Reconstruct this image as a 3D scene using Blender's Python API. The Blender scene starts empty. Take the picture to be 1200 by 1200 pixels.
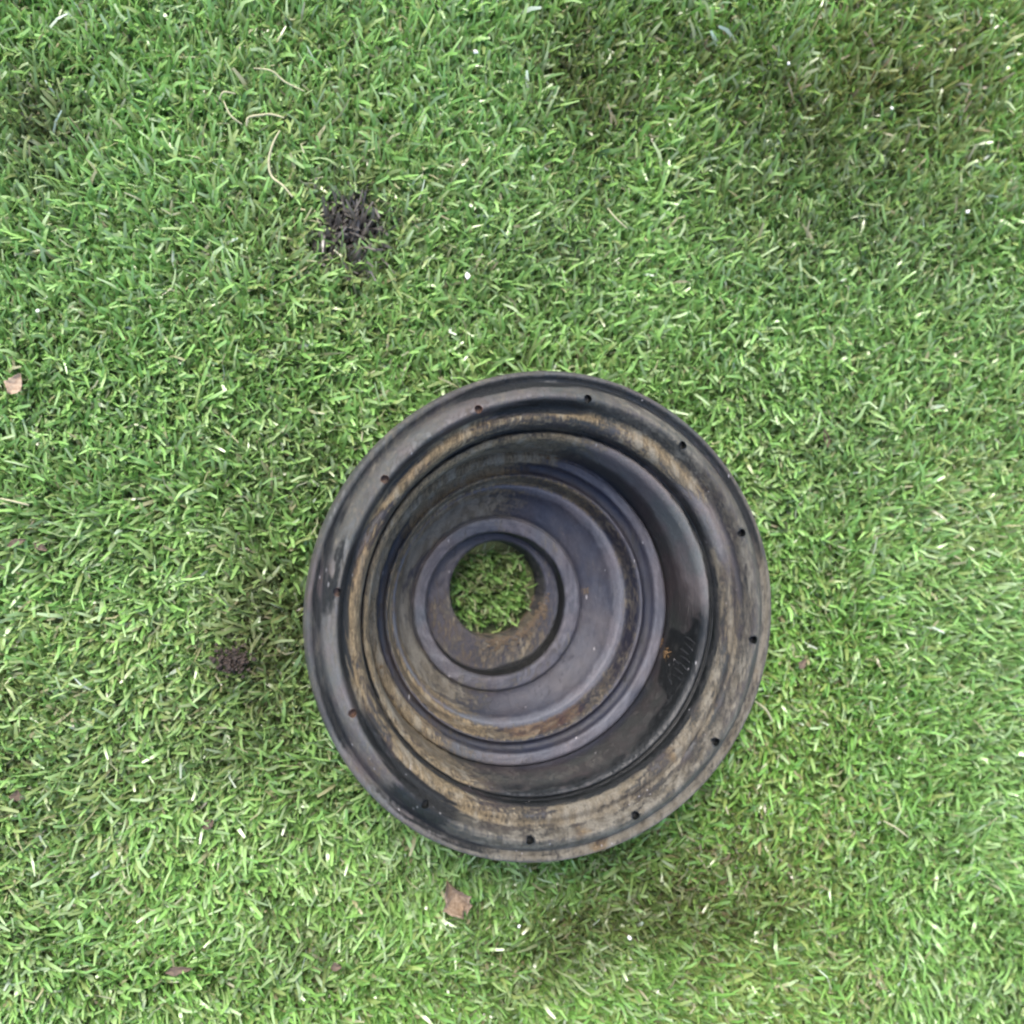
import bpy, bmesh, math, random
import numpy as np
from mathutils import Vector, Matrix
random.seed(7); rng = np.random.default_rng(7)
S = 0.00034                       # metres per length unit used for measuring the metal cup
C = bpy.context.scene.collection
scn = bpy.context.scene

# ------------------------------------------------------------------ camera, sky, sun, exposure
FOC = 1150.0                      # camera distance / focal length in units
GA = math.radians(8.0)            # camera leans a little away from straight down
CAMROT = np.array([[math.cos(GA), 0, -math.sin(GA)], [0, 1, 0], [math.sin(GA), 0, math.cos(GA)]])
TX, TY = -0.00164, 0.29618        # lean of the cup against the camera's axis
CUPC = np.array([55.74, -123.77, 0.0])
cx, sx, cy, sy = math.cos(TX), math.sin(TX), math.cos(TY), math.sin(TY)
CUPR = np.array([[cy, 0, sy], [0, 1, 0], [-sy, 0, cy]]) @ np.array([[1, 0, 0], [0, cx, -sx], [0, sx, cx]])
HUB_BOTTOM = CUPR @ np.array([-14.0, 3.0, -252.0]) + CUPC
G = CAMROT[2]
ORIGIN = HUB_BOTTOM + 86.0 * G    # tips of the turf, a little above the foot of the cup

def c2w(P):                       # camera frame units -> world metres
    return (np.asarray(P, float) - ORIGIN) @ CAMROT.T * S

cam = bpy.data.cameras.new('camera'); camo = bpy.data.objects.new('camera', cam); C.objects.link(camo)
cam.sensor_width = 36; cam.lens = 36 * FOC / 1200
cam.clip_start = 0.01; cam.clip_end = 50
camo.matrix_world = Matrix.Translation(Vector(c2w([0, 0, FOC]))) @ Matrix([list(r) for r in CAMROT]).to_4x4()
cam.dof.use_dof = True; cam.dof.focus_distance = 1190 * S; cam.dof.aperture_fstop = 6.3
scn.camera = camo

SUN_EL, SUN_AZ = math.radians(57), math.radians(108)   # azimuth: angle from +X, counter-clockwise
w = bpy.data.worlds.new('World'); scn.world = w; w.use_nodes = True
nt = w.node_tree; bg = nt.nodes['Background']
sky = nt.nodes.new('ShaderNodeTexSky'); sky.sky_type = 'NISHITA'; sky.sun_disc = False
sky.sun_elevation = SUN_EL; sky.sun_rotation = math.pi / 2 - SUN_AZ
sky.air_density = 1.0; sky.dust_density = 3.0; sky.ozone_density = 1.0
nt.links.new(sky.outputs[0], bg.inputs[0]); bg.inputs[1].default_value = 0.15
sl = bpy.data.lights.new('sun', 'SUN'); sl.energy = 1.3; sl.angle = math.radians(22); sl.color = (1.0, 0.95, 0.88)
so = bpy.data.objects.new('sun', sl); C.objects.link(so)
d = Vector((math.cos(SUN_EL) * math.cos(SUN_AZ), math.cos(SUN_EL) * math.sin(SUN_AZ), math.sin(SUN_EL)))
so.rotation_euler = d.to_track_quat('Z', 'Y').to_euler()
scn.view_settings.view_transform = 'Standard'; scn.view_settings.look = 'None'
scn.view_settings.exposure = 1.80; scn.view_settings.gamma = 1.0
scn.cycles.filter_width = 2.2

# ------------------------------------------------------------------ helpers
def tag(o, label=None, cat=None, group=None, kind=None):
    for k, v in (('label', label), ('category', cat), ('group', group), ('kind', kind)):
        if v: o[k] = v
    return o
def mesh_obj(name, verts, faces, mat, parent=None, smooth=True):
    me = bpy.data.meshes.new(name); me.from_pydata([tuple(v) for v in verts], [], faces); me.update()
    if smooth: me.shade_smooth()
    o = bpy.data.objects.new(name, me); C.objects.link(o)
    if mat: me.materials.append(mat)
    if parent: o.parent = parent
    return o
def at(px, py, h=0.0):            # a point of the turf seen at (px, py) in the photograph, h metres above the tips
    d_ = np.array([(px - 600) / FOC, (600 - py) / FOC, -1.0]); o_ = np.array([0, 0, FOC])
    ow = c2w(o_); dw = CAMROT @ d_
    t = (h - ow[2]) / dw[2]
    return ow + dw * t
class Nodes:
    def __init__(s, name):
        s.m = bpy.data.materials.new(name); s.m.use_nodes = True; s.t = s.m.node_tree
        s.p = s.t.nodes['Principled BSDF']; s.out = s.t.nodes['Material Output']
    def n(s, kind, **kw):
        x = s.t.nodes.new('ShaderNode' + kind)
        for k, v in kw.items(): setattr(x, k, v)
        return x
    def l(s, a, b): s.t.links.new(a, b)
    def put(s, sock, v):
        if hasattr(v, 'links'): s.l(v, sock)
        else: sock.default_value = v
    def math(s, op, a, b=None, clamp=False):
        x = s.n('Math', operation=op, use_clamp=clamp); s.put(x.inputs[0], a)
        if b is not None: s.put(x.inputs[1], b)
        return x.outputs[0]
    def mix(s, f, a, b):
        x = s.n('Mix', data_type='RGBA'); s.put(x.inputs[0], f); s.put(x.inputs[6], a); s.put(x.inputs[7], b)
        return x.outputs[2]
    def ramp(s, v, lo, hi):
        x = s.n('MapRange', interpolation_type='SMOOTHSTEP'); s.put(x.inputs[0], v)
        s.put(x.inputs[1], lo); s.put(x.inputs[2], hi); return x.outputs[0]
    def noise(s, scale, detail=4, rough=0.6, vec=None, dist=0.0):
        x = s.n('TexNoise'); x.inputs['Scale'].default_value = scale; x.inputs['Detail'].default_value = detail
        x.inputs['Roughness'].default_value = rough; x.inputs['Distortion'].default_value = dist
        if vec is not None: s.l(vec, x.inputs['Vector'])
        return x.outputs['Fac']
    def attr(s, name): 
        x = s.n('Attribute', attribute_name=name); return x
def rgb(*c): return (c[0], c[1], c[2], 1.0)

# smooth value noise for numpy arrays
_T = rng.random((64, 64))
def vnoise(x, y, seed=0):
    x = np.asarray(x, float) + seed * 17.3; y = np.asarray(y, float) + seed * 9.1
    xi, yi = np.floor(x).astype(int), np.floor(y).astype(int); fx, fy = x - xi, y - yi
    fx = fx * fx * (3 - 2 * fx); fy = fy * fy * (3 - 2 * fy)
    g = lambda i, j: _T[i % 64, j % 64]
    return (g(xi, yi) * (1 - fx) + g(xi + 1, yi) * fx) * (1 - fy) + (g(xi, yi + 1) * (1 - fx) + g(xi + 1, yi + 1) * fx) * fy

# ------------------------------------------------------------------ ground under the turf
gm = Nodes('turf_backing')
tc = gm.n('TexCoord')
a = gm.noise(60, 6, 0.7, tc.outputs['Object']); b = gm.noise(6, 3, 0.5, tc.outputs['Object'])
col = gm.mix(gm.ramp(a, 0.35, 0.7), rgb(0.060, 0.060, 0.028), rgb(0.13, 0.18, 0.055))
col = gm.mix(gm.ramp(b, 0.4, 0.7), col, rgb(0.04, 0.05, 0.022))
gm.l(col, gm.p.inputs['Base Color']); gm.p.inputs['Roughness'].default_value = 0.9
bp = gm.n('Bump'); bp.inputs['Strength'].default_value = 0.8; bp.inputs['Distance'].default_value = 0.004
gm.l(a, bp.inputs['Height']); gm.l(bp.outputs[0], gm.p.inputs['Normal'])
PILE = 0.017
HUBW = c2w(HUB_BOTTOM)[:2]
def dent(x, y):                   # the soft base gives way under the cup
    r_ = np.hypot(x - HUBW[0], y - HUBW[1]) / S
    f_ = lambda a, b: 1 - np.clip((r_ - a) / (b - a), 0, 1) ** 2 * (3 - 2 * np.clip((r_ - a) / (b - a), 0, 1))
    return (34 * f_(212, 290) + 44 * f_(92, 125)) * S
nn = 160; gv = []; gf = []
for i in range(nn + 1):
    for j in range(nn + 1):
        u_, v_ = i / nn * 2 - 1, j / nn * 2 - 1
        x = u_ * (.25 + 2.75 * abs(u_) ** 3) + HUBW[0]; y = v_ * (.25 + 2.75 * abs(v_) ** 3) + HUBW[1]
        gv.append((x, y, -PILE - float(dent(x, y))))
for i in range(nn):
    for j in range(nn):
        k = i * (nn + 1) + j; gf.append((k, k + nn + 1, k + nn + 2, k + 1))
tag(mesh_obj('ground', gv, gf, gm.m), kind='structure')

# ------------------------------------------------------------------ the metal cup: profile of its upper face
# r, z, ox, oy   (units; ox, oy: the ring's own centre, the piece is a little out of true)
PRO_FLANGE = [(288.5,-33),(291.5,-28),(292.6,-22),(291.2,-17),(288,-15),(285,-15.6),(282,-18),(279,-18.5),(276,-15),(272,-9),(268,-4.5),
              (264,-1.4),(260.5,0),(257.5,-2),(254.5,-7.5),(252,-14.5),(249.5,-19.5),(246.5,-21.8),(242.5,-20.5),(238.5,-19.5),
              (234.5,-21.5),(231,-25.5),(228.3,-31),(226.6,-37),(226,-42),(226.2,-47)]
PRO_WALL = [(226.2,-47),(225.2,-51.5),(224,-51),(222.6,-47.8),(219.5,-48.2),(216.5,-50.5),(214,-54.5),(212.4,-61),(210.4,-78),(208,-100),(206.2,-122),(205.5,-134),(205.8,-141)]
PRO_DISC = [(205.8,-141),(204.6,-142.5),(204.2,-138.5),(203,-135),(200.5,-134),(195,-134.6),(191.5,-135.6),(190,-137.6),(188.6,-141),(186,-144.5),
            (181,-146),(177.5,-144.5),(175.6,-141.6),(174.2,-140.4),(172.6,-141),(170.4,-145),(168,-154),(166,-163),(163.8,-168),(161.5,-168.6),(158.8,-168.2),(156,-170),(153,-174.5),
            (149,-180.5),(142,-187),(133,-192.5),(125,-197.5),(120.5,-202)]
PRO_HUB = [(120.5,-202),(119.2,-203.2),(118.4,-200),(116.6,-197.6),(113,-197.0),(106,-197.6),(101,-198.6),(98.6,-200.5),(97.4,-205),(96.8,-214),(95.4,-223)]
PRO_BORE = [(95.4,-223),(93,-225),(88,-225.2),(80,-225.2),(73,-225),(70.2,-225.8),(68.4,-228.5),(67.4,-235),(66.8,-245),(66.6,-262),(67.2,-268)]
CEN = [(292,.7,-.5),(226,-.7,-1),(204,-1.9,-3),(189,-4,-1),(174,-6,-2),(158,-7.5,0),(118,-17,-1.5),(97,-18.5,-1.2),(94,-17.5,.5),(88,-15,6),(80,-12,11),(72,-9.5,15.5),(66,-9.3,16)]
CEN = np.array(CEN[::-1], float)
def centre(r): return np.interp(r, CEN[:, 0], CEN[:, 1]), np.interp(r, CEN[:, 0], CEN[:, 2])
def resample(P, step=1.6):
    P = np.array(P, float); out = []
    for i in range(len(P) - 1):
        p0, p1, p2, p3 = P[max(i - 1, 0)], P[i], P[i + 1], P[min(i + 2, len(P) - 1)]
        n = max(1, int(np.hypot(*(p2 - p1)) / step))
        for k in range(n):
            t = k / n
            out.append(0.5 * ((2 * p1) + (-p0 + p2) * t + (2 * p0 - 5 * p1 + 4 * p2 - p3) * t * t + (-p0 + 3 * p1 - 3 * p2 + p3) * t ** 3))
    out.append(P[-1]); return np.array(out)
NS = 512
TH = np.linspace(0, 2 * np.pi, NS, endpoint=False)
def wobble(r, th, z):
    a_ = 0.5 * np.sin(2 * th + 0.7) + 0.35 * np.sin(3 * th + 2.1) + 0.2 * np.sin(5 * th)
    n_ = vnoise(r / 30 + 40 + 5 * np.cos(th), 5 * np.sin(th) + 30 + r / 23, 1) - 0.5 + .5 * (vnoise(r / 6 + 16 * np.cos(th), 16 * np.sin(th) + 30, 6) - .5)
    return r + a_ * 0.9, z + a_ * 1.0 + n_ * 0.9
def sm(x, a, b): t = np.clip((x - a) / (b - a), 0, 1); return t * t * (3 - 2 * t)
def band(x, a, b, s=2.0): return sm(x, a - s, a + s) * (1 - sm(x, b - s, b + s))
def arc(deg, c, half, soft=18):
    d_ = np.abs((deg - c + 180) % 360 - 180); return 1 - sm(d_, half - soft, half + soft)
def lathe(profile, thick, taper=None):
    P = resample(profile)
    T = np.gradient(P, axis=0); T /= np.linalg.norm(T, axis=1)[:, None] + 1e-9
    N = np.c_[T[:, 1], -T[:, 0]]              # the profile runs inwards: this points up / towards the axis
    if N[:, 1].mean() > 0 or True:
        N = np.where((N[:, 1] > 0)[:, None] | True, N, N)
    # underside: follow below, smoothed so that it does not fold over itself
    K = 5; Q = P.copy()
    pad = np.pad(P, ((K, K), (0, 0)), mode='edge')
    Q = np.array([pad[i:i + 2 * K + 1].mean(0) for i in range(len(P))]); Q[0] = P[0]; Q[-1] = P[-1]
    Q = Q + np.array([1.2, -thick]) * np.ones((len(P), 1))
    ring = np.vstack([P, Q[::-1]])
    V = []
    for r, z in ring:
        ox, oy = centre(r); rr, zz = wobble(np.full(NS, r), TH, np.full(NS, z))
        if 202.5 < r < 206.2 and -146 < z < -136: k_ = arc(np.degrees(TH), 135, 88, 14); zz = zz * (1 - k_) + k_ * (-135.6 + .0 * zz)
        V.append(np.c_[ox + rr * np.cos(TH), oy + rr * np.sin(TH), zz])
    V = np.vstack(V) * S; M = len(ring); F = []
    for i in range(M):
        j = (i + 1) % M
        for k in range(NS):
            l = (k + 1) % NS; F.append((i * NS + k, j * NS + k, j * NS + l, i * NS + l))
    return V, F

# dust, rust, wear with painted highlights, black grease with painted shade, over radius and angle
def paint(o):
    me = o.data; n = len(me.vertices); co = np.empty(n * 3); me.vertices.foreach_get('co', co); co = co.reshape(-1, 3) / S
    r = np.hypot(co[:, 0], co[:, 1])
    for _ in range(3):
        ox, oy = centre(r); r = np.hypot(co[:, 0] - ox, co[:, 1] - oy)
    deg = np.degrees(np.arctan2(co[:, 1] - oy, co[:, 0] - ox)) % 360; th = np.radians(deg)
    ux, uy = np.cos(th) * 3, np.sin(th) * 3
    nz = vnoise(ux + r / 30, uy + r / 37, 2); nf = vnoise(ux * 4 + r / 8, uy * 4 - r / 9, 3)
    left, bottom, top, right = arc(deg, 185, 75, 30), arc(deg, 262, 50, 25), arc(deg, 95, 50, 25), arc(deg, 0, 60, 25)
    up = top; dust = np.zeros(n)
    dust += .16 * band(r, 227, 300) * (.7 + arc(deg, 320, 80, 30))
    dust += band(r, 251, 275) * (0.14 + 0.34 * arc(deg, 275, 32, 20) + 0.16 * arc(deg, 335, 50) + 0.12 * arc(deg, 190, 50) * sm(nz, .3, .7) + .26 * arc(deg, 60, 22))
    dust += band(r, 275, 300) * (0.10 + 0.50 * arc(deg, 288, 36, 20) + 0.32 * arc(deg, 350, 45) + 0.2 * sm(nf, .35, .75))
    dust += .45 * band(r, 198, 226) * arc(deg, 112, 34, 14) + .4 * band(r, 189, 226) * arc(deg, 180, 50, 20) + .3 * band(r, 162, 173, 2) * arc(deg, 190, 60, 20)
    dust += band(r, 227, 250) * (0.30 + 0.55 * arc(deg, 190, 95, 30) + 0.35 * top + 0.25 * bottom + 0.2 * right)
    dust += band(r, 206, 226.5) * (0.10 + 1.0 * arc(deg, 160, 80, 25) + 0.15 * bottom)
    dust += band(r, 189, 205.5) * (0.05 + 1.0 * arc(deg, 155, 70, 22) + 0.30 * arc(deg, 235, 32))
    dust += band(r, 176, 189, 1.5) * (0.02 + 0.75 * arc(deg, 118, 24, 14) + 0.28 * arc(deg, 240, 30))
    dust += band(r, 161, 174, 2.5) * (0.35 + 0.35 * bottom + 0.2 * top + .1 * left)
    dust += band(r, 121, 157, 6) * (0.02 + 0.75 * arc(deg, 190, 60, 35) * sm(nz, .1, .45) + 0.75 * arc(deg, 116, 32, 22) + 0.18 * arc(deg, 250, 30, 20))
    dust += band(r, 97, 121, 1.5) * (0.12 + 0.35 * arc(deg, 290, 50) + 0.25 * arc(deg, 60, 40))
    dust += band(r, 60, 96, 2) * (0.15 + 0.22 * arc(deg, 270, 75, 30) + .1 * nz)
    dust *= 0.75 + 0.5 * nz
    wear = np.zeros(n)  # real wear plus highlights painted into the colour
    wear += 0.50 * band(r, 257, 274, 4) * (0.55 + 0.8 * arc(deg, 185, 40, 20) + 0.6 * arc(deg, 95, 45, 20) + .3 * arc(deg, 20, 40, 20))
    wear += 2.0 * band(r, 283, 300, 2) * arc(deg, 236, 26, 10) + 1.3 * band(r, 261, 270, 3) * arc(deg, 180, 16, 10)  # bright arcs on rim edge and crown: highlights painted into the colour
    wear += 0.35 * band(r, 286, 300, 2)
    wear += 3.4 * band(r, 210.0, 224, 2.5) * arc(deg, 42, 32, 16) + 1.7 * band(r, 231, 247, 4) * arc(deg, 42, 24, 14)  # first term paints caught sky light on the wall, second is scratches
    wear += 0.75 * band(r, 190, 204.5, 1.5) + 0.55 * band(r, 172, 176.5, 1.5) + 2.3 * band(r, 153.5, 161.5, 4)  # last term paints a highlight along the rounded shoulder
    wear += 0.22 * band(r, 121, 154, 4) + 0.65 * band(r, 98, 120, 1.5) + 0.3 * band(r, 60, 95, 3)
    wear += 0.16 * band(r, 206, 216, 1) * arc(deg, 280, 40, 30)
    wear *= 0.65 + 0.7 * nf
    blk = np.zeros(n)
    blk += 1.15 * band(r, 243, 258, 2.5) * (arc(deg, 176, 18, 12) + 1.0 * arc(deg, 222, 18, 10) + .8 * band(r, 243, 275, 3) * arc(deg, 229, 9, 6) + 0.75 * arc(deg, 92, 12, 8) + .6 * arc(deg, 136, 12, 8)) * sm(nz, .1, .35)  # black arcs over flange and rim stand in for dark reflections
    blk += 1.8 * band(r, 243, 276, 3) * arc(deg, 231, 7, 5) + 1.5 * band(r, 272, 284, 3) * arc(deg, 98, 12, 8) + 1.3 * band(r, 243, 254, 3) * arc(deg, 95, 10, 8) + .9 * band(r, 262, 285, 4) * arc(deg, 168, 10, 7) * sm(nf, .3, .6)
    blk += 1.05 * band(r, 276, 287, 2.0) * (arc(deg, 50, 34, 12) + arc(deg, 172, 22, 10) * sm(nf, .3, .6) + .8 * arc(deg, 92, 26, 10) + arc(deg, 203, 7, 4) + .7 * arc(deg, 238, 18, 8))
    blk += 0.8 * band(r, 222, 228.5, 1.5)  # line along the lip crevice, its shade put into the colour
    blk += 1.0 * band(r, 211, 226, 1.5) * arc(deg, 338, 22, 9)
    blk += 1.0 * band(r, 211, 226, 3) * arc(deg, 300, 45, 14)  # wall darker below the lip towards the lower right
    blk += 2.2 * band(r, 206.5, 226, 1) * arc(deg, 340, 10, 4)
    rust = np.zeros(n)
    rust += band(r, 200, 214, 3) * (0.9 * arc(deg, 82, 10, 8) * .6 + 0.6 * arc(deg, 345, 5, 3)) * sm(nf, .35, .7)
    rust += 0.5 * band(r, 161, 171, 2) * arc(deg, 285, 25, 12) + .4 * band(r, 227, 247, 3) * arc(deg, 150, 30, 12) * sm(nf, .4, .7)
    rust += 0.2 * band(r, 60, 72, 2) * arc(deg, 290, 55, 20)
    hd = np.full(n, 1e9); hall = np.full(n, 1e9)
    for k in HOLES: hall = np.minimum(hall, np.hypot(co[:, 0] - k[0], co[:, 1] - k[1]))
    for k in HOLES: hd = np.minimum(hd, np.hypot(co[:, 0] - k[0], co[:, 1] - k[1]) + k[2])
    rust += .62 * (1 - sm(hd, 4.8, 6.5)); blk += .55 * (1 - sm(hd, 2.0, 4.9)); blk += 1.5 * (1 - sm(np.abs(hd - 6.9), 0.1, .9)) * (1 - sm(hall, 4.9, 5.6)); dust *= sm(hall, 4.5, 5.6)  # rust at the left holes; hole insides also blackened to paint their shade
    # ragged edges: streaks that run round the piece, finer speckle across it
    st = vnoise(np.cos(th) * 11 + r / 2.6 + 40, np.sin(th) * 11 - r / 3.1 + 90, 11) - .5
    s2 = vnoise(np.cos(th) * 34 + r / 1.9 + 90, np.sin(th) * 34 + r / 2.3 + 70, 12) - .5
    open_ = sm(hall, 4.9, 6.0)
    blk = blk * (1 + open_ * (1.1 * st + .7 * s2 - .12)); dust = np.minimum(dust, .95) * (1 + .7 * st + .5 * s2) * np.where(r > 251, .9, 1); wear = wear * (1 + .8 * st + .5 * s2)
    blue = band(r, 60, 205.5, 1) * (1 - .45 * left)
    dust = np.where(r < 206, dust - .13, np.where(r < 226, dust - .10, dust)); dust -= .10 * band(r, 97, 157) * (1 - left)
    pt = vnoise(np.cos(th) * 5 + 20, np.sin(th) * 5 + r / 14 + 20, 15); dust = dust - band(r, 226, 251) * (.06 + .55 * sm(pt, .45, .85)); dust = dust + .30 * band(r, 160, 206) * arc(deg, 130, 70, 25) + .22 * band(r, 121, 157) * arc(deg, 140, 70, 25) + .12 * band(r, 60, 97) * arc(deg, 250, 90, 30)
    blk += .36 * band(r, 177, 187.5, 1.5) + .8 * band(r, 93.5, 98, 1)  # groove and hub step blackened all round, shade put into the colour
    ochre = band(r, 150, 250) * arc(deg, 150, 105, 25) * .9 + .5 * band(r, 60, 92) + .35 * band(r, 160, 173) + .25 * band(r, 226, 250)
    for nm, v in (('ochre', ochre), ('dust', dust), ('wear', wear), ('grease_shade', blk), ('rust', rust), ('blue', blue)):
        at_ = me.attributes.new(nm, 'FLOAT', 'POINT'); at_.data.foreach_set('value', np.clip(v, 0, 1).astype(np.float32))
HOLES = []
PH = 1.43196
for k in range(12):
    t_ = PH - k * math.pi / 6; left_ = math.cos(t_) < -0.3
    HOLES.append((260.7 * math.cos(t_), 260.7 * math.sin(t_), 0.0 if left_ else 2.2))

# material of the cup
cm = Nodes('worn_dark_metal')
tc = cm.n('TexCoord'); ob = tc.outputs['Object']
A = {k: cm.attr(k).outputs['Fac'] for k in ('dust', 'wear', 'grease_shade', 'rust', 'blue', 'ochre')}  # 'wear' also carries the painted highlights
# brushed direction: object coordinates stretched along one diagonal (fine wiping scratches)
mp = cm.n('Mapping'); cm.l(ob, mp.inputs[0]); mp.inputs['Rotation'].default_value = (0, 0, math.radians(38)); mp.inputs['Scale'].default_value = (1, 0.25, 1)
n_big = cm.noise(45, 5, 0.6, ob); n_mid = cm.noise(190, 6, 0.65, mp.outputs[0]); n_fine = cm.noise(800, 6, 0.85, mp.outputs[0]); n_grain = cm.noise(1700, 3, 0.7, ob)
hue = cm.ramp(n_big, 0.35, 0.65)
base = cm.mix(A['blue'], cm.mix(hue, rgb(0.017, 0.019, 0.017), rgb(0.024, 0.019, 0.019)), cm.mix(hue, rgb(0.007, 0.009, 0.019), rgb(0.012, 0.011, 0.016)))
wear_sheen_f = cm.math('MULTIPLY', A['wear'], cm.math('ADD', 0.45, n_mid), clamp=True)
worn_sheen = cm.mix(A['blue'], cm.mix(hue, rgb(0.078, 0.084, 0.080), rgb(0.098, 0.084, 0.080)), cm.mix(hue, rgb(0.066, 0.070, 0.084), rgb(0.078, 0.073, 0.083)))
c1 = cm.mix(wear_sheen_f, base, worn_sheen)
thr = cm.math('SUBTRACT', 0.98, A['dust'])
nsum = cm.math('ADD', cm.math('MULTIPLY', cm.math('SUBTRACT', n_mid, 0.5), 0.9), cm.math('ADD', 0.5, cm.math('MULTIPLY', cm.math('SUBTRACT', n_fine, 0.5), 2.4)))
df = cm.n('MapRange', interpolation_type='SMOOTHSTEP'); cm.l(cm.math('ADD', nsum, A['dust']), df.inputs[0]); df.inputs[1].default_value = 0.66; df.inputs[2].default_value = 1.25
dcol = cm.mix(cm.ramp(n_mid, 0.35, 0.65), rgb(0.066, 0.056, 0.038), rgb(0.112, 0.102, 0.080))
dcol = cm.mix(cm.ramp(n_big, 0.58, 0.70), dcol, rgb(0.092, 0.064, 0.032))
ocol = cm.mix(cm.ramp(n_fine, 0.40, 0.62), rgb(0.060, 0.044, 0.022), rgb(0.150, 0.113, 0.062)); ocol = cm.mix(cm.ramp(n_mid, 0.48, 0.66), ocol, rgb(0.150, 0.130, 0.092))
dcol = cm.mix(A['ochre'], dcol, ocol)
c2 = cm.mix(cm.math('MULTIPLY', df.outputs[0], 0.9), c1, dcol)
rf = cm.ramp(cm.math('ADD', A['rust'], cm.math('MULTIPLY', n_fine, 0.6)), 0.62, 1.1)
c3 = cm.mix(cm.math('MULTIPLY', rf, 0.85), c2, cm.mix(n_fine, rgb(0.075, 0.032, 0.018), rgb(0.13, 0.060, 0.025)))
gf_ = cm.ramp(cm.math('ADD', A['grease_shade'], cm.math('MULTIPLY', cm.math('SUBTRACT', nsum, 0.5), 0.8)), 0.25, 0.80)
c4 = cm.mix(gf_, c3, rgb(0.005, 0.006, 0.006))
# small pale scratches and specks
sp = cm.n('TexVoronoi', feature='F1'); cm.l(mp.outputs[0], sp.inputs['Vector']); sp.inputs['Scale'].default_value = 420
spk = cm.math('MULTIPLY', cm.math('LESS_THAN', sp.outputs['Distance'], 0.12), cm.math('GREATER_THAN', cm.noise(90, 2, .5, ob), 0.62))
c5 = cm.mix(cm.math('MULTIPLY', spk, 0.75), c4, rgb(0.28, 0.27, 0.27))
gr = cm.n('Mix', data_type='RGBA', blend_type='MULTIPLY'); gr.inputs[0].default_value = 1.0; cm.l(c5, gr.inputs[6])
gv_ = cm.n('CombineColor'); gs = cm.math('ADD', -0.25, cm.math('MULTIPLY', cm.math('ADD', n_grain, n_fine), 1.25), clamp=False)
for i_ in range(3): cm.l(gs, gv_.inputs[i_])
cm.l(gv_.outputs[0], gr.inputs[7]); cm.l(gr.outputs[2], cm.p.inputs['Base Color'])
ro = cm.math('ADD', cm.math('ADD', 0.33, cm.math('MULTIPLY', A['blue'], 0.10)), cm.math('ADD', cm.math('MULTIPLY', df.outputs[0], 0.45), cm.math('MULTIPLY', n_mid, 0.22)), clamp=True)
ro = cm.math('SUBTRACT', ro, cm.math('MULTIPLY', gf_, 0.10), clamp=True)
cm.l(ro, cm.p.inputs['Roughness']); cm.p.inputs['Specular IOR Level'].default_value = 0.4
bp = cm.n('Bump'); bp.inputs['Strength'].default_value = 0.8; bp.inputs['Distance'].default_value = 0.0006
hh = cm.math('ADD', cm.math('MULTIPLY', n_mid, 1.0), cm.math('MULTIPLY', n_fine, 0.5)); hh = cm.math('ADD', hh, cm.math('MULTIPLY', df.outputs[0], 0.5))
cm.l(hh, bp.inputs['Height']); cm.l(bp.outputs[0], cm.p.inputs['Normal'])

cup = bpy.data.objects.new('flanged_cup', None); C.objects.link(cup); cup.empty_display_size = 0.03
tag(cup, 'dark rusty flanged metal cup with stepped rings and a round centre hole on turf', 'metal cup')
Rw = CAMROT @ CUPR
base_w = c2w(CUPC)
cup.matrix_world = Matrix.Translation(Vector(base_w)) @ Matrix([list(r) for r in Rw]).to_4x4()

def cup_part(name, prof, thick):
    V, F = lathe(prof, thick); o = mesh_obj(name, V, F, cm.m, cup); return o
flange = cup_part('flange', PRO_FLANGE, 17)
# drill the twelve screw holes
bm = bmesh.new()
for i, k in enumerate(HOLES):
    mtx = Matrix.Translation(Vector((k[0] * S, k[1] * S, 19 * S)))
    bmesh.ops.create_cone(bm, cap_ends=True, segments=20, radius1=4.7 * S, radius2=4.7 * S, depth=60 * S, matrix=mtx)
cme = bpy.data.meshes.new('drill'); bm.to_mesh(cme); bm.free()
cut = bpy.data.objects.new('drill', cme); C.objects.link(cut); cut.parent = cup
md = flange.modifiers.new('holes', 'BOOLEAN'); md.object = cut; md.operation = 'DIFFERENCE'; md.solver = 'EXACT'
bpy.context.view_layer.update()
dg = bpy.context.evaluated_depsgraph_get(); newme = bpy.data.meshes.new_from_object(flange.evaluated_get(dg))
flange.modifiers.clear(); old = flange.data; flange.data = newme; newme.name = 'flange'
bpy.data.objects.remove(cut); bpy.data.meshes.remove(cme); bpy.data.meshes.remove(old)
if not newme.materials: newme.materials.append(cm.m)
newme.shade_smooth()
try: newme.set_sharp_from_angle(angle=math.radians(50))
except Exception: pass
parts = [flange, cup_part('side_wall', PRO_WALL, 7), cup_part('inner_disc', PRO_DISC, 9), cup_part('hub_ring', PRO_HUB, 9), cup_part('bore_ring', PRO_BORE, 7)]
for o in parts: paint(o)

# crumbs, mud and grease stuck to the cup
mud = Nodes('dried_mud'); tc = mud.n('TexCoord'); n1 = mud.noise(900, 5, .7, tc.outputs['Object'])
mud.l(mud.mix(n1, rgb(0.035, 0.026, 0.017), rgb(0.115, 0.083, 0.052)), mud.p.inputs['Base Color']); mud.p.inputs['Roughness'].default_value = 0.95
omud = Nodes('orange_rust'); tc = omud.n('TexCoord'); n1 = omud.noise(900, 5, .7, tc.outputs['Object'])
omud.l(omud.mix(n1, rgb(0.05, 0.028, 0.012), rgb(0.14, 0.080, 0.028)), omud.p.inputs['Base Color']); omud.p.inputs['Roughness'].default_value = 0.9
grs = Nodes('black_grease'); grs.p.inputs['Base Color'].default_value = rgb(0.014, 0.015, 0.016); grs.p.inputs['Roughness'].default_value = 0.38
tc = grs.n('TexCoord'); n1 = grs.noise(1200, 4, .6, tc.outputs['Object']); bq = grs.n('Bump'); bq.inputs['Distance'].default_value = .0004; bq.inputs['Strength'].default_value = .6
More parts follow.
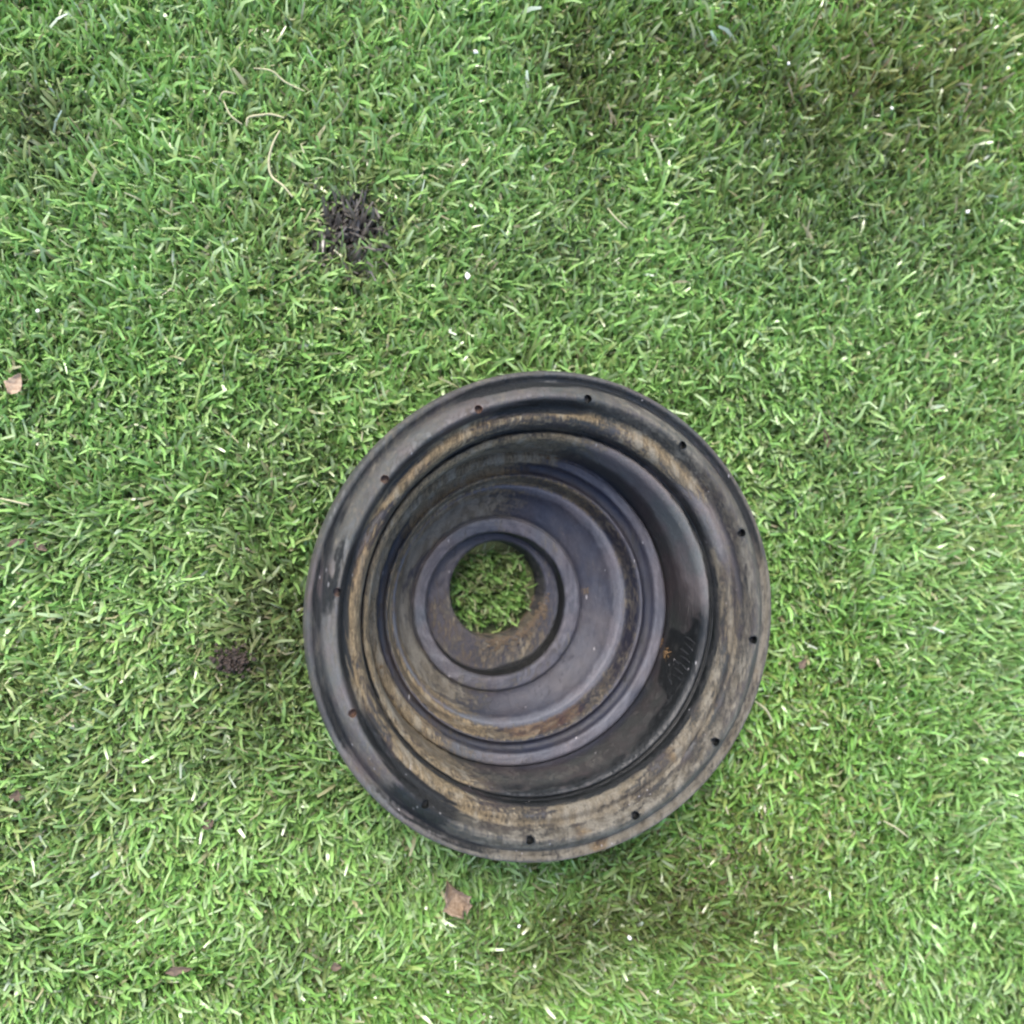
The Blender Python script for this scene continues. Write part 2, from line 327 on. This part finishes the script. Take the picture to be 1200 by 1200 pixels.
grs.l(n1, bq.inputs['Height']); grs.l(bq.outputs[0], grs.p.inputs['Normal'])
FULL = np.array(PRO_FLANGE + PRO_WALL[1:] + PRO_DISC[1:] + PRO_HUB[1:] + PRO_BORE[1:], float)
def surf(r, deg):                 # point and upward normal of the cup's upper face (local metres)
    ox, oy = centre(r)
    Fs = FULL[::-1]; z = float(np.interp(r, Fs[:, 0], Fs[:, 1])); z2 = float(np.interp(r - 2, Fs[:, 0], Fs[:, 1])); z1 = float(np.interp(r + 2, Fs[:, 0], Fs[:, 1]))
    t = math.radians(deg); sl_ = (z1 - z2) / 4
    nrm = Vector((-sl_ * math.cos(t), -sl_ * math.sin(t), 1)).normalized()
    return Vector((ox + r * math.cos(t), oy + r * math.sin(t), z)) * S, nrm
def blob(name, size, mat, parent, seed, flat=0.45, subdiv=3, rough=0.35):
    bm = bmesh.new(); bmesh.ops.create_icosphere(bm, subdivisions=subdiv, radius=1)
    rr = random.Random(seed); dirs = [(Vector((rr.gauss(0, 1), rr.gauss(0, 1), rr.gauss(0, 1))).normalized(), rr.uniform(-rough, rough), rr.uniform(2, 6)) for _ in range(14)]
    for v in bm.verts:
        k = 1.0; n_ = v.co.normalized()
        for d_, a_, e_ in dirs: k += a_ * max(0, n_.dot(d_)) ** e_
        v.co = Vector((v.co.x * k * size[0], v.co.y * k * size[1], v.co.z * k * size[2] * flat))
    me = bpy.data.meshes.new(name); bm.to_mesh(me); bm.free(); me.shade_smooth(); me.materials.append(mat)
    o = bpy.data.objects.new(name, me); C.objects.link(o); o.parent = parent; return o
for i, (r, dg_, sx_, sy_, m_) in enumerate([(126, 7, 7, 8.5, mud.m), (205.6, -14, 10, 9, omud.m), (206.6, -18, 8, 10, omud.m), (197, 200, 4.5, 4.5, omud.m), (203, 77, 4.5, 3, omud.m), (200, 80, 3, 3, omud.m)]):
    p_, n_ = surf(r, dg_); cb = bmesh.new(); r2 = random.Random(20 + i)
    for q_ in range(46):
        u_, v_ = r2.gauss(0, .42), r2.gauss(0, .42); k_ = r2.uniform(.10, .34) * min(sx_, sy_) * S * max(.25, 1 - math.hypot(u_, v_) * .6)
        bmesh.ops.create_icosphere(cb, subdivisions=1, radius=k_, matrix=Matrix.Translation((u_ * sx_ * S, v_ * sy_ * S, k_ * .25)) @ Matrix.Rotation(r2.random() * 6, 4, (1, .3, .5)) @ Matrix.Diagonal((1, r2.uniform(.6, 1), r2.uniform(.4, .8), 1)))
    me = bpy.data.meshes.new('mud_spot'); cb.to_mesh(me); cb.free(); me.materials.append(m_); o = bpy.data.objects.new('mud_spot', me); C.objects.link(o); o.parent = cup
    o.location = p_; o.rotation_euler = n_.to_track_quat('Z', 'Y').to_euler()
cv = bmesh.new()
rr = random.Random(5)
for i in range(420):              # crumbs caught on the lower edge of the bore
    dg_ = rr.gauss(rr.choice((272, 305, 335)), 9); r = rr.gauss(68.0, 2.0) if rr.random() < .7 else rr.uniform(68, 80)
    p_, n_ = surf(max(66.5, r), dg_); s_ = rr.uniform(.7, 2.6) * S
    v0 = len(cv.verts); res = bmesh.ops.create_icosphere(cv, subdivisions=1, radius=s_, matrix=Matrix.Translation(p_ + Vector((0, 0, s_ * .3))) @ Matrix.Rotation(rr.random() * 6, 4, 'X') @ Matrix.Diagonal((1, rr.uniform(.5, 1), rr.uniform(.4, .9), 1)))
me = bpy.data.meshes.new('dirt_crumbs'); cv.to_mesh(me); cv.free(); me.materials.append(mud.m)
o = bpy.data.objects.new('dirt_crumbs', me); C.objects.link(o); o.parent = cup; o['kind'] = 'stuff'; o['label'] = 'brown dirt crumbs caught round the lower edge of the centre hole'
for i, (r, dg_, ln) in enumerate([(211.4, -11, 15), (211.1, -13.4, 17), (210.6, -15.6, 18), (210.8, -18, 15), (211, -20.3, 16), (210.3, -22.6, 13), (210.6, -25, 14), (209.6, -27.2, 11), (209.3, -20, 9)]):
    # streaks of thick grease running down the side wall
    p_, n_ = surf(r, dg_); q_, _ = surf(r - ln * .12, dg_ - 1.2)
    o = blob('grease_streak', (1.3 * S, ln * .75 * S, 1.5 * S), grs.m, cup, 60 + i, 1.0, 3, .5)
    t = math.radians(dg_); down = Vector((-math.cos(t) * .09, -math.sin(t) * .09, -1)).normalized()
    sidev = Vector((-math.sin(t), math.cos(t), 0)); dirv = (down + sidev * (.25 + .1 * math.sin(i * 2))).normalized(); inw = Vector((-math.cos(t), -math.sin(t), .1)).normalized()
    xx = dirv.cross(inw).normalized(); M_ = Matrix((xx, dirv, xx.cross(dirv))).transposed()
    o.matrix_local = Matrix.Translation(p_) @ M_.to_4x4()

# ------------------------------------------------------------------ turf blades
bmn = Nodes('turf_fibre')
att = bmn.attr('tint'); bmn.l(att.outputs['Color'], bmn.p.inputs['Base Color'])
bmn.p.inputs['Roughness'].default_value = 0.24; bmn.p.inputs['Specular IOR Level'].default_value = 0.6
tr = bmn.n('BsdfTranslucent'); bmn.l(att.outputs['Color'], tr.inputs[0]); ms = bmn.n('MixShader'); ms.inputs[0].default_value = 0.32
bmn.l(bmn.p.outputs[0], ms.inputs[1]); bmn.l(tr.outputs[0], ms.inputs[2]); bmn.l(ms.outputs[0], bmn.out.inputs[0])

STAIN = at(399, 270, -0.002)[:2]
HOLEW = (c2w(CUPR @ np.array([-9.3, 16., -285.]) + CUPC))[:2]
# trodden, dirtier places in the turf; beside the cup shade is painted in too (place in the photograph, half sizes, amount)
WORN_SHADE = [(690, 110, 60, 150, .75), (760, 60, 90, 60, .7), (30, 130, 45, 80, .9), (940, 120, 120, 90, .45), (1110, 230, 90, 120, .4), (790, 1060, 120, 75, .95), (640, 1130, 90, 60, .5),
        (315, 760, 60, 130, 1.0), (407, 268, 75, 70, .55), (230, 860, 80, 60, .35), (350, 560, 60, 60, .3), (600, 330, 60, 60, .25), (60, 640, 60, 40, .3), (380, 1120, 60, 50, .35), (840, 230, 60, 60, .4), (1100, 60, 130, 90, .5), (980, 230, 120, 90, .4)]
def blades(n, R0, R1, kind, seed, segs=4):
    """numpy ribbons: returns verts, faces, colours"""
    g = np.random.default_rng(seed)
    rad = np.sqrt(g.random(n) * (R1 ** 2 - R0 ** 2) + R0 ** 2); a_ = g.random(n) * 2 * np.pi
    ctr = np.array([0.0, 0.03])
    bx = ctr[0] + rad * np.cos(a_); by = ctr[1] + rad * np.sin(a_)
    # tufts in loose rows
    tf = 0.0042; bx = bx + (np.round(bx / tf) * tf - bx) * .45; by = by + (np.round(by / tf) * tf - by) * .45
    f1 = vnoise(bx * 22, by * 22, 4); f2 = vnoise(bx * 55, by * 55, 5); f3 = vnoise(bx * 9, by * 9, 6); f4 = vnoise(bx * 120, by * 120, 8)
    # lean: pushed about in clumps
    la = np.pi * .5 + 2.6 * (vnoise(bx * 14, by * 14, 7) - .5) * 2 * np.clip(1.15 - by / .25, .5, 1.6) + g.normal(0, 1.05, n)
    if kind == 'thatch':
        H = PILE * g.uniform(.35, .88, n); lean = g.uniform(.5, 2.2, n); wd = g.uniform(.00035, .0007, n)
    else:
        H = PILE * (g.uniform(.60, 1.02, n)) * (0.80 + .32 * f2); lean = np.abs(g.normal(0.50, .36, n)); wd = g.uniform(.00045, .00100, n)
    L = H * (1 + .5 * lean) * g.uniform(.55, 1.0, n)
    curl = g.normal(0, 1.5 if kind == 'thatch' else .8, n)
    # keep out from under the foot of the cup
    dh = np.hypot(bx - HUBW[0], by - HUBW[1]); do = np.hypot(bx - HOLEW[0], by - HOLEW[1])
    under = (dh < 175 * S) & (do > 58 * S)
    gone = (dh < 200 * S) & (do > 59 * S); inhole = do < 60 * S; H = np.where(inhole, H * .8, H)
    lean = np.where(inhole, lean * .28, lean)
    ok = ~gone; bx, by, f1, f2, f3, f4, la, H, lean, wd, L, curl, inhole = [q_[ok] for q_ in (bx, by, f1, f2, f3, f4, la, H, lean, wd, L, curl, inhole)]; n = len(bx)
    m = segs + 1; t = np.linspace(0, 1, m)[None, :]
    ang = la[:, None] + curl[:, None] * t ** 1.5
    # path: rises then bends over
    ds = (L / segs)[:, None]
    pitch = np.clip((np.pi / 2) - lean[:, None] * (0.35 + 1.25 * t ** 1.3), -0.35, np.pi / 2)
    stx = np.cos(pitch) * np.cos(ang) * ds; sty = np.cos(pitch) * np.sin(ang) * ds; stz = np.sin(pitch) * ds
    X = bx[:, None] + np.cumsum(stx, 1) - stx[:, :1]; Y = by[:, None] + np.cumsum(sty, 1) - sty[:, :1]; Z = np.cumsum(stz, 1) - stz[:, :1]
    zs = np.minimum(1.0, (H / np.maximum(Z.max(1), 1e-6)))[:, None]; Z = Z * zs - PILE - dent(bx, by)[:, None]
    # width direction, with a twist
    tw = g.uniform(-1, 1, n)[:, None] * np.pi * .5 + g.normal(0, .9, n)[:, None] * t
    wx, wy = -np.sin(ang), np.cos(ang)
    nx, ny, nz_ = -np.sin(pitch) * np.cos(ang), -np.sin(pitch) * np.sin(ang), np.cos(pitch)
    dx, dy, dz = wx * np.cos(tw) + nx * np.sin(tw), wy * np.cos(tw) + ny * np.sin(tw), nz_ * np.sin(tw)
    wp = wd[:, None] * np.array([.8, 1, 1, .92, .55])[None, :m]
    Pp = np.stack([X, Y, Z], -1); Dd = np.stack([dx, dy, dz], -1) * wp[..., None]
    V = np.stack([Pp - Dd, Pp + Dd], 2).reshape(-1, 3)
    base_i = (np.arange(n) * m * 2)[:, None]; k = (np.arange(segs) * 2)[None, :]
    b0 = base_i + k; F = np.stack([b0, b0 + 1, b0 + 3, b0 + 2], -1).reshape(-1, 4)
    # fibre colours: a few dye shades, mixed by clump
    pal = np.array([[.178, .370, .072], [.235, .425, .100], [.272, .410, .140], [.235, .310, .088], [.34, .450, .225], [.30, .270, .150]])
    if kind == 'thatch': pal = np.array([[.180, .340, .075], [.25, .34, .12], [.29, .29, .15], [.34, .33, .20], [.17, .31, .07], [.21, .165, .10]])
    u = g.random(n)
    oliv = sm(f3 + .35 * (bx / .25) * (by > 0) + .2 * f1, .55, 1.05)
    wts = np.stack([.26 + .5 * (1 - oliv) * f1, .30 + .2 * (1 - oliv), .20 + .15 * f2, .10 + .45 * oliv, .13 + .25 * (1 - oliv) * f2, .03 + .03 * oliv], 1)
    cw = np.cumsum(wts / wts.sum(1, keepdims=True), 1); idx = (u[:, None] > cw).sum(1).clip(0, 5)
    col = pal[idx] * g.uniform(.84, 1.16, (n, 1)) * (.90 + .2 * f1)[:, None]
    worn_shade_ = np.zeros(n)
    for (px_, py_, sx_, sy_, am_) in WORN_SHADE:
        c_ = at(px_, py_)[:2]; worn_shade_ += am_ * np.exp(-((bx - c_[0]) / (sx_ * S * 1.2)) ** 2 - ((by - c_[1]) / (sy_ * S * 1.2)) ** 2) * (.4 + 1.2 * f2)
    worn_shade_ = np.clip(worn_shade_, 0, 1)[:, None]; col = col * (1 - worn_shade_ * np.array([[.48, .58, .58]]))
    dusty = (np.clip(vnoise(bx * 6 + 3, by * 6, 14) * 1.5 - .15 + .35 * (by > .02) * (bx < .02), 0, 1) * .55)[:, None]; col = col * (1 - dusty) + dusty * (col * .7 + np.array([[.12, .150, .090]]))
    pale = g.random(n) < .003; col = np.where(pale[:, None], np.array([[.55, .62, .48]]) * g.uniform(.7, 1.2, (n, 1)), col)  # a few near-white blades stand in for glints
    tip = np.hypot(bx - STAIN[0], by - STAIN[1])
    sn = tip / (0.0150 * (.65 + .9 * vnoise(bx * 150, by * 150, 9)))
    dark = (sn < 1) & (g.random(n) < np.clip(1.5 - sn * 1.1, 0, 1))
    vc = np.repeat(col, m * 2, 0)
    return V, F, vc, dark, m * 2, segs
def build_blades(name, sets):
    Vs, Fs, Cs = [], [], []; off = 0
    for V, F, Cc in sets: Vs.append(V); Fs.append(F + off); Cs.append(Cc); off += len(V)
    V = np.vstack(Vs); F = np.vstack(Fs); Cc = np.vstack(Cs)
    me = bpy.data.meshes.new(name); me.vertices.add(len(V)); me.vertices.foreach_set('co', V.ravel())
    me.loops.add(F.size); me.polygons.add(len(F)); me.loops.foreach_set('vertex_index', F.ravel().astype(np.int32))
    me.polygons.foreach_set('loop_start', np.arange(0, F.size, 4, dtype=np.int32)); me.update(calc_edges=True)
    me.shade_smooth(); at_ = me.color_attributes.new('tint', 'FLOAT_COLOR', 'POINT')
    at_.data.foreach_set('color', np.c_[Cc, np.ones(len(Cc))].astype(np.float32).ravel()); me.materials.append(bmn.m)
    o = bpy.data.objects.new(name, me); C.objects.link(o); return o
keep, darkset = [], []
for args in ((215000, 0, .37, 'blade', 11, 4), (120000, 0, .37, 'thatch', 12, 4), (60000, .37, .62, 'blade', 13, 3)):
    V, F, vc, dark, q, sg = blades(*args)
    fd = np.repeat(dark, sg); vd = np.repeat(dark, q)
    def sub(mask_b, scale=None):
        vm = np.repeat(mask_b, q); fm = np.repeat(mask_b, sg); new = np.cumsum(vm) - 1
        cc = vc[vm].copy()
        if scale is not None: cc = cc.mean(1, keepdims=True) * np.array([[scale[0], scale[1], scale[2]]])
        return V[vm], new[F[fm]], cc
    keep.append(sub(~dark)); 
    if dark.any(): darkset.append(sub(dark, (.62, .56, .49)))
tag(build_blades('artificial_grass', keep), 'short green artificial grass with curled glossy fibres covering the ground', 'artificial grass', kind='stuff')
tag(build_blades('blackened_grass', darkset), 'round patch of blackened grass fibres up and left of the metal cup', 'stained patch', kind='stuff')

# ------------------------------------------------------------------ small things lying on the turf
def matt(name, a, b, rough=.8, scale=700):
    m = Nodes(name); t = m.n('TexCoord'); f = m.noise(scale, 5, .65, t.outputs['Object']); m.l(m.mix(m.ramp(f, .3, .7), rgb(*a), rgb(*b)), m.p.inputs['Base Color']); m.p.inputs['Roughness'].default_value = rough
    return m.m
leafm = matt('dry_leaf_tan', (.13, .085, .05), (.25, .19, .13)); chipm = matt('leaf_chip', (.22, .15, .095), (.30, .23, .16)); brownm = matt('brown_leaf', (.05, .036, .024), (.10, .07, .046))
strawm = matt('dry_straw', (.24, .24, .13), (.34, .31, .19)); whitem = matt('white_grit', (.55, .53, .48), (.75, .73, .68)); soilm = matt('dark_soil', (.012, .009, .007), (.045, .030, .022), .95)
def leaf(px, py, w_, h_, rot, mat, label, seed, name='dry_leaf', cat='dry leaf', curlz=.35, group=None, hgt=.0004):
    rr = random.Random(seed); NX, NY = 14, 10; V = []; F = []
    j = [rr.uniform(-.16, .16) for _ in range(NX + 1)]; j2 = [rr.uniform(-.16, .16) for _ in range(NX + 1)]
    sc = S * 1.2
    for side in (0, 1):
        for i in range(NX + 1):
            u = i / NX; prof = min(1, u * 2.6 + .12) * min(1, (1 - u) * 1.5 + .06) ** .8 * (1 + .12 * math.sin(u * 31 + seed))
            for k in range(NY + 1):
                v = k / NY * 2 - 1; ww = prof * (1 + (j[i] if v > 0 else j2[i]))
                x = (u - .5) * w_ * sc; y = v * .5 * ww * h_ * sc
                z = (abs(v) ** 1.6 * curlz + .25 * (u - .5) ** 2 * 2 + .05 * math.sin(u * 22 + v * 3)) * h_ * .5 * sc - (0.0003 if side else 0) - .03 * h_ * sc * (abs(v) < .12)
                V.append((x, y, z))
    o2 = (NX + 1) * (NY + 1); q = NY + 1
    for i in range(NX):
        for k in range(NY):
            a_ = i * q + k; F.append((a_, a_ + q, a_ + q + 1, a_ + 1)); F.append((o2 + a_, o2 + a_ + 1, o2 + a_ + q + 1, o2 + a_ + q))
    for i in range(NX): F.append((i * q, o2 + i * q, o2 + (i + 1) * q, (i + 1) * q)); e = i * q + NY; F.append((e, e + q, o2 + e + q, o2 + e))
    for k in range(NY): F.append((k, k + 1, o2 + k + 1, o2 + k)); e = NX * q + k; F.append((e, o2 + e, o2 + e + 1, e + 1))
    o = mesh_obj(name, V, F, mat); o.location = Vector(at(px, py, hgt)) ; o.rotation_euler = (rr.uniform(-.2, .2), rr.uniform(-.2, .2), math.radians(rot))
    return tag(o, label, cat, group)
def strand(pts, rad, mat, label, name='dry_straw', cat='dry straw', h=.0001, group=None):
    W = [Vector(at(x, y, h + .0012 * math.sin(i * 1.7))) for i, (x, y) in enumerate(pts)]
    P = []
    for i in range(len(W) - 1):
        p0, p1, p2, p3 = W[max(i - 1, 0)], W[i], W[i + 1], W[min(i + 2, len(W) - 1)]
        for k in range(6):
            t = k / 6; P.append(.5 * ((2 * p1) + (-p0 + p2) * t + (2 * p0 - 5 * p1 + 4 * p2 - p3) * t * t + (-p0 + 3 * p1 - 3 * p2 + p3) * t ** 3))
    P.append(W[-1]); c0 = sum(P, Vector()) / len(P); V = []; F = []; n = len(P)
    for i, p in enumerate(P):
        d_ = (P[min(i + 1, n - 1)] - P[max(i - 1, 0)]).normalized(); u = d_.cross(Vector((0, 0, 1))).normalized(); v = u.cross(d_)
        rr_ = rad * (.35 + .65 * math.sin(math.pi * min(.95, .12 + i / n * .8)))
        for k in range(6): a_ = k * math.pi / 3; V.append((p - c0) + (u * math.cos(a_) + v * math.sin(a_)) * rr_)
    for i in range(n - 1):
        for k in range(6): l = (k + 1) % 6; F.append((i * 6 + k, i * 6 + l, i * 6 + 6 + l, i * 6 + 6 + k))
    F.append(tuple(range(5, -1, -1))); F.append(tuple((n - 1) * 6 + k for k in range(6)))
    o = mesh_obj(name, V, F, mat); o.location = c0; return tag(o, label, cat, group)
leaf(534, 1049, 42, 33, 118, leafm, 'crumpled tan dry leaf on the grass just below the metal cup', 1, curlz=.85)
leaf(19, 450, 24, 20, 60, chipm, 'small pinkish tan leaf chip at the far left edge of the grass', 2, 'leaf_chip', 'leaf chip')
for i, (x, y, w_, h_, ro_, lb) in enumerate([(20, 636, 20, 9, 20, 'reddish brown leaf scrap near the left edge, level with the cup'), (48, 641, 16, 9, -30, 'brown leaf scrap just right of another scrap near the left edge'),
        (210, 1137, 30, 10, 8, 'long brown leaf scrap in the grass near the bottom left'), (245, 965, 16, 11, 40, 'small brown leaf scrap lying left below the metal cup'), (20, 932, 12, 14, 80, 'brown scrap sunk in grass at lower left edge'),
        (968, 515, 7, 24, 10, 'thin brown leaf sliver right above the cup rim'), (940, 778, 14, 10, 50, 'faint brown leaf scrap in grass right of the metal cup'), (394, 1133, 12, 10, 0, 'dark brown scrap between grass fibres below the tan leaf')]):
    leaf(x, y, w_, h_, ro_, brownm, lb, 30 + i, 'leaf_scrap', 'leaf scrap', hgt=-.0036)
strand([(257, 117), (262, 108), (276, 110)], .00045, strawm, 'short hooked dry straw at upper left, above the forked ones')
strand([(289, 148), (291, 138), (305, 135), (318, 134), (333, 138)], .0006, strawm, 'pale dry straw curving right, above the longest hooked straw')
strand([(297, 80), (318, 83), (334, 96), (357, 107)], .00045, strawm, 'thin dry straw sloping down right, topmost of the straws')
strand([(328, 153), (320, 168), (315, 188), (318, 206), (332, 218), (343, 231)], .0006, strawm, 'longest hooked dry straw lying above the blackened patch')
strand([(262, 118), (270, 135), (284, 146)], .0004, strawm, 'faint dry straw running down from the small hooked one')
strand([(712, 244), (722, 256), (735, 268)], .00045, strawm, 'single short dry straw above the right side of the cup')
strand([(885, 822), (898, 832), (905, 846)], .0005, strawm, 'bent pale straw beside the lower right rim of the cup')
strand([(1035, 962), (1050, 970), (1064, 981)], .00045, strawm, 'straight pale straw in the grass at lower right')
strand([(0, 584), (18, 588), (34, 592)], .0005, strawm, 'pale straw reaching in from the left edge of the grass')
def grit(px, py, s_, lb, seed):
    o = blob('white_grit', (s_ * .62 * S, s_ * .5 * S, s_ * .6 * S), whitem, None, seed, .6, 1, .6); o.data.shade_flat(); o.location = Vector(at(px, py, .0002)); o.rotation_euler = (0, 0, seed)
    tag(o, lb, 'grit', 'white grit scattered on the turf')
for i, (x, y, s_, lb) in enumerate([(548, 323, 6.5, 'white grit speck directly above the cup, largest of its kind'), (558, 61, 5.5, 'white grit speck near the top edge of the grass, left of centre'), (44, 364, 5, 'white grit speck at the left edge above the leaf chip'),
        (924, 75, 4, 'white grit speck at top right, highest there'), (1045, 127, 4, 'white grit speck at upper right, left of the small pinkish one'), (1134, 248, 4.5, 'white grit speck near the right edge in the upper part'), (608, 1086, 4.5, 'white grit speck below and right of the tan leaf'),
        (738, 1098, 5, 'white grit speck in the dark grass under the lower rim')]): grit(x, y, s_, lb, 80 + i)
cl = bmesh.new(); rr = random.Random(9)
for i in range(220):
    p_ = Vector((rr.gauss(0, .0036), rr.gauss(0, .0030), rr.uniform(-.005, -.0006))); s_ = rr.uniform(.0004, .0013)
    bmesh.ops.create_icosphere(cl, subdivisions=1, radius=s_, matrix=Matrix.Translation(p_) @ Matrix.Rotation(rr.random() * 6, 4, 'Y') @ Matrix.Diagonal((1, rr.uniform(.6, 1), .7, 1)))
me = bpy.data.meshes.new('soil_clod'); cl.to_mesh(me); cl.free(); me.materials.append(soilm)
o = bpy.data.objects.new('soil_clod', me); C.objects.link(o); o.location = Vector(at(272, 775, 0)); tag(o, 'dark brown clod of loose soil in the grass left of the cup', 'soil clod')
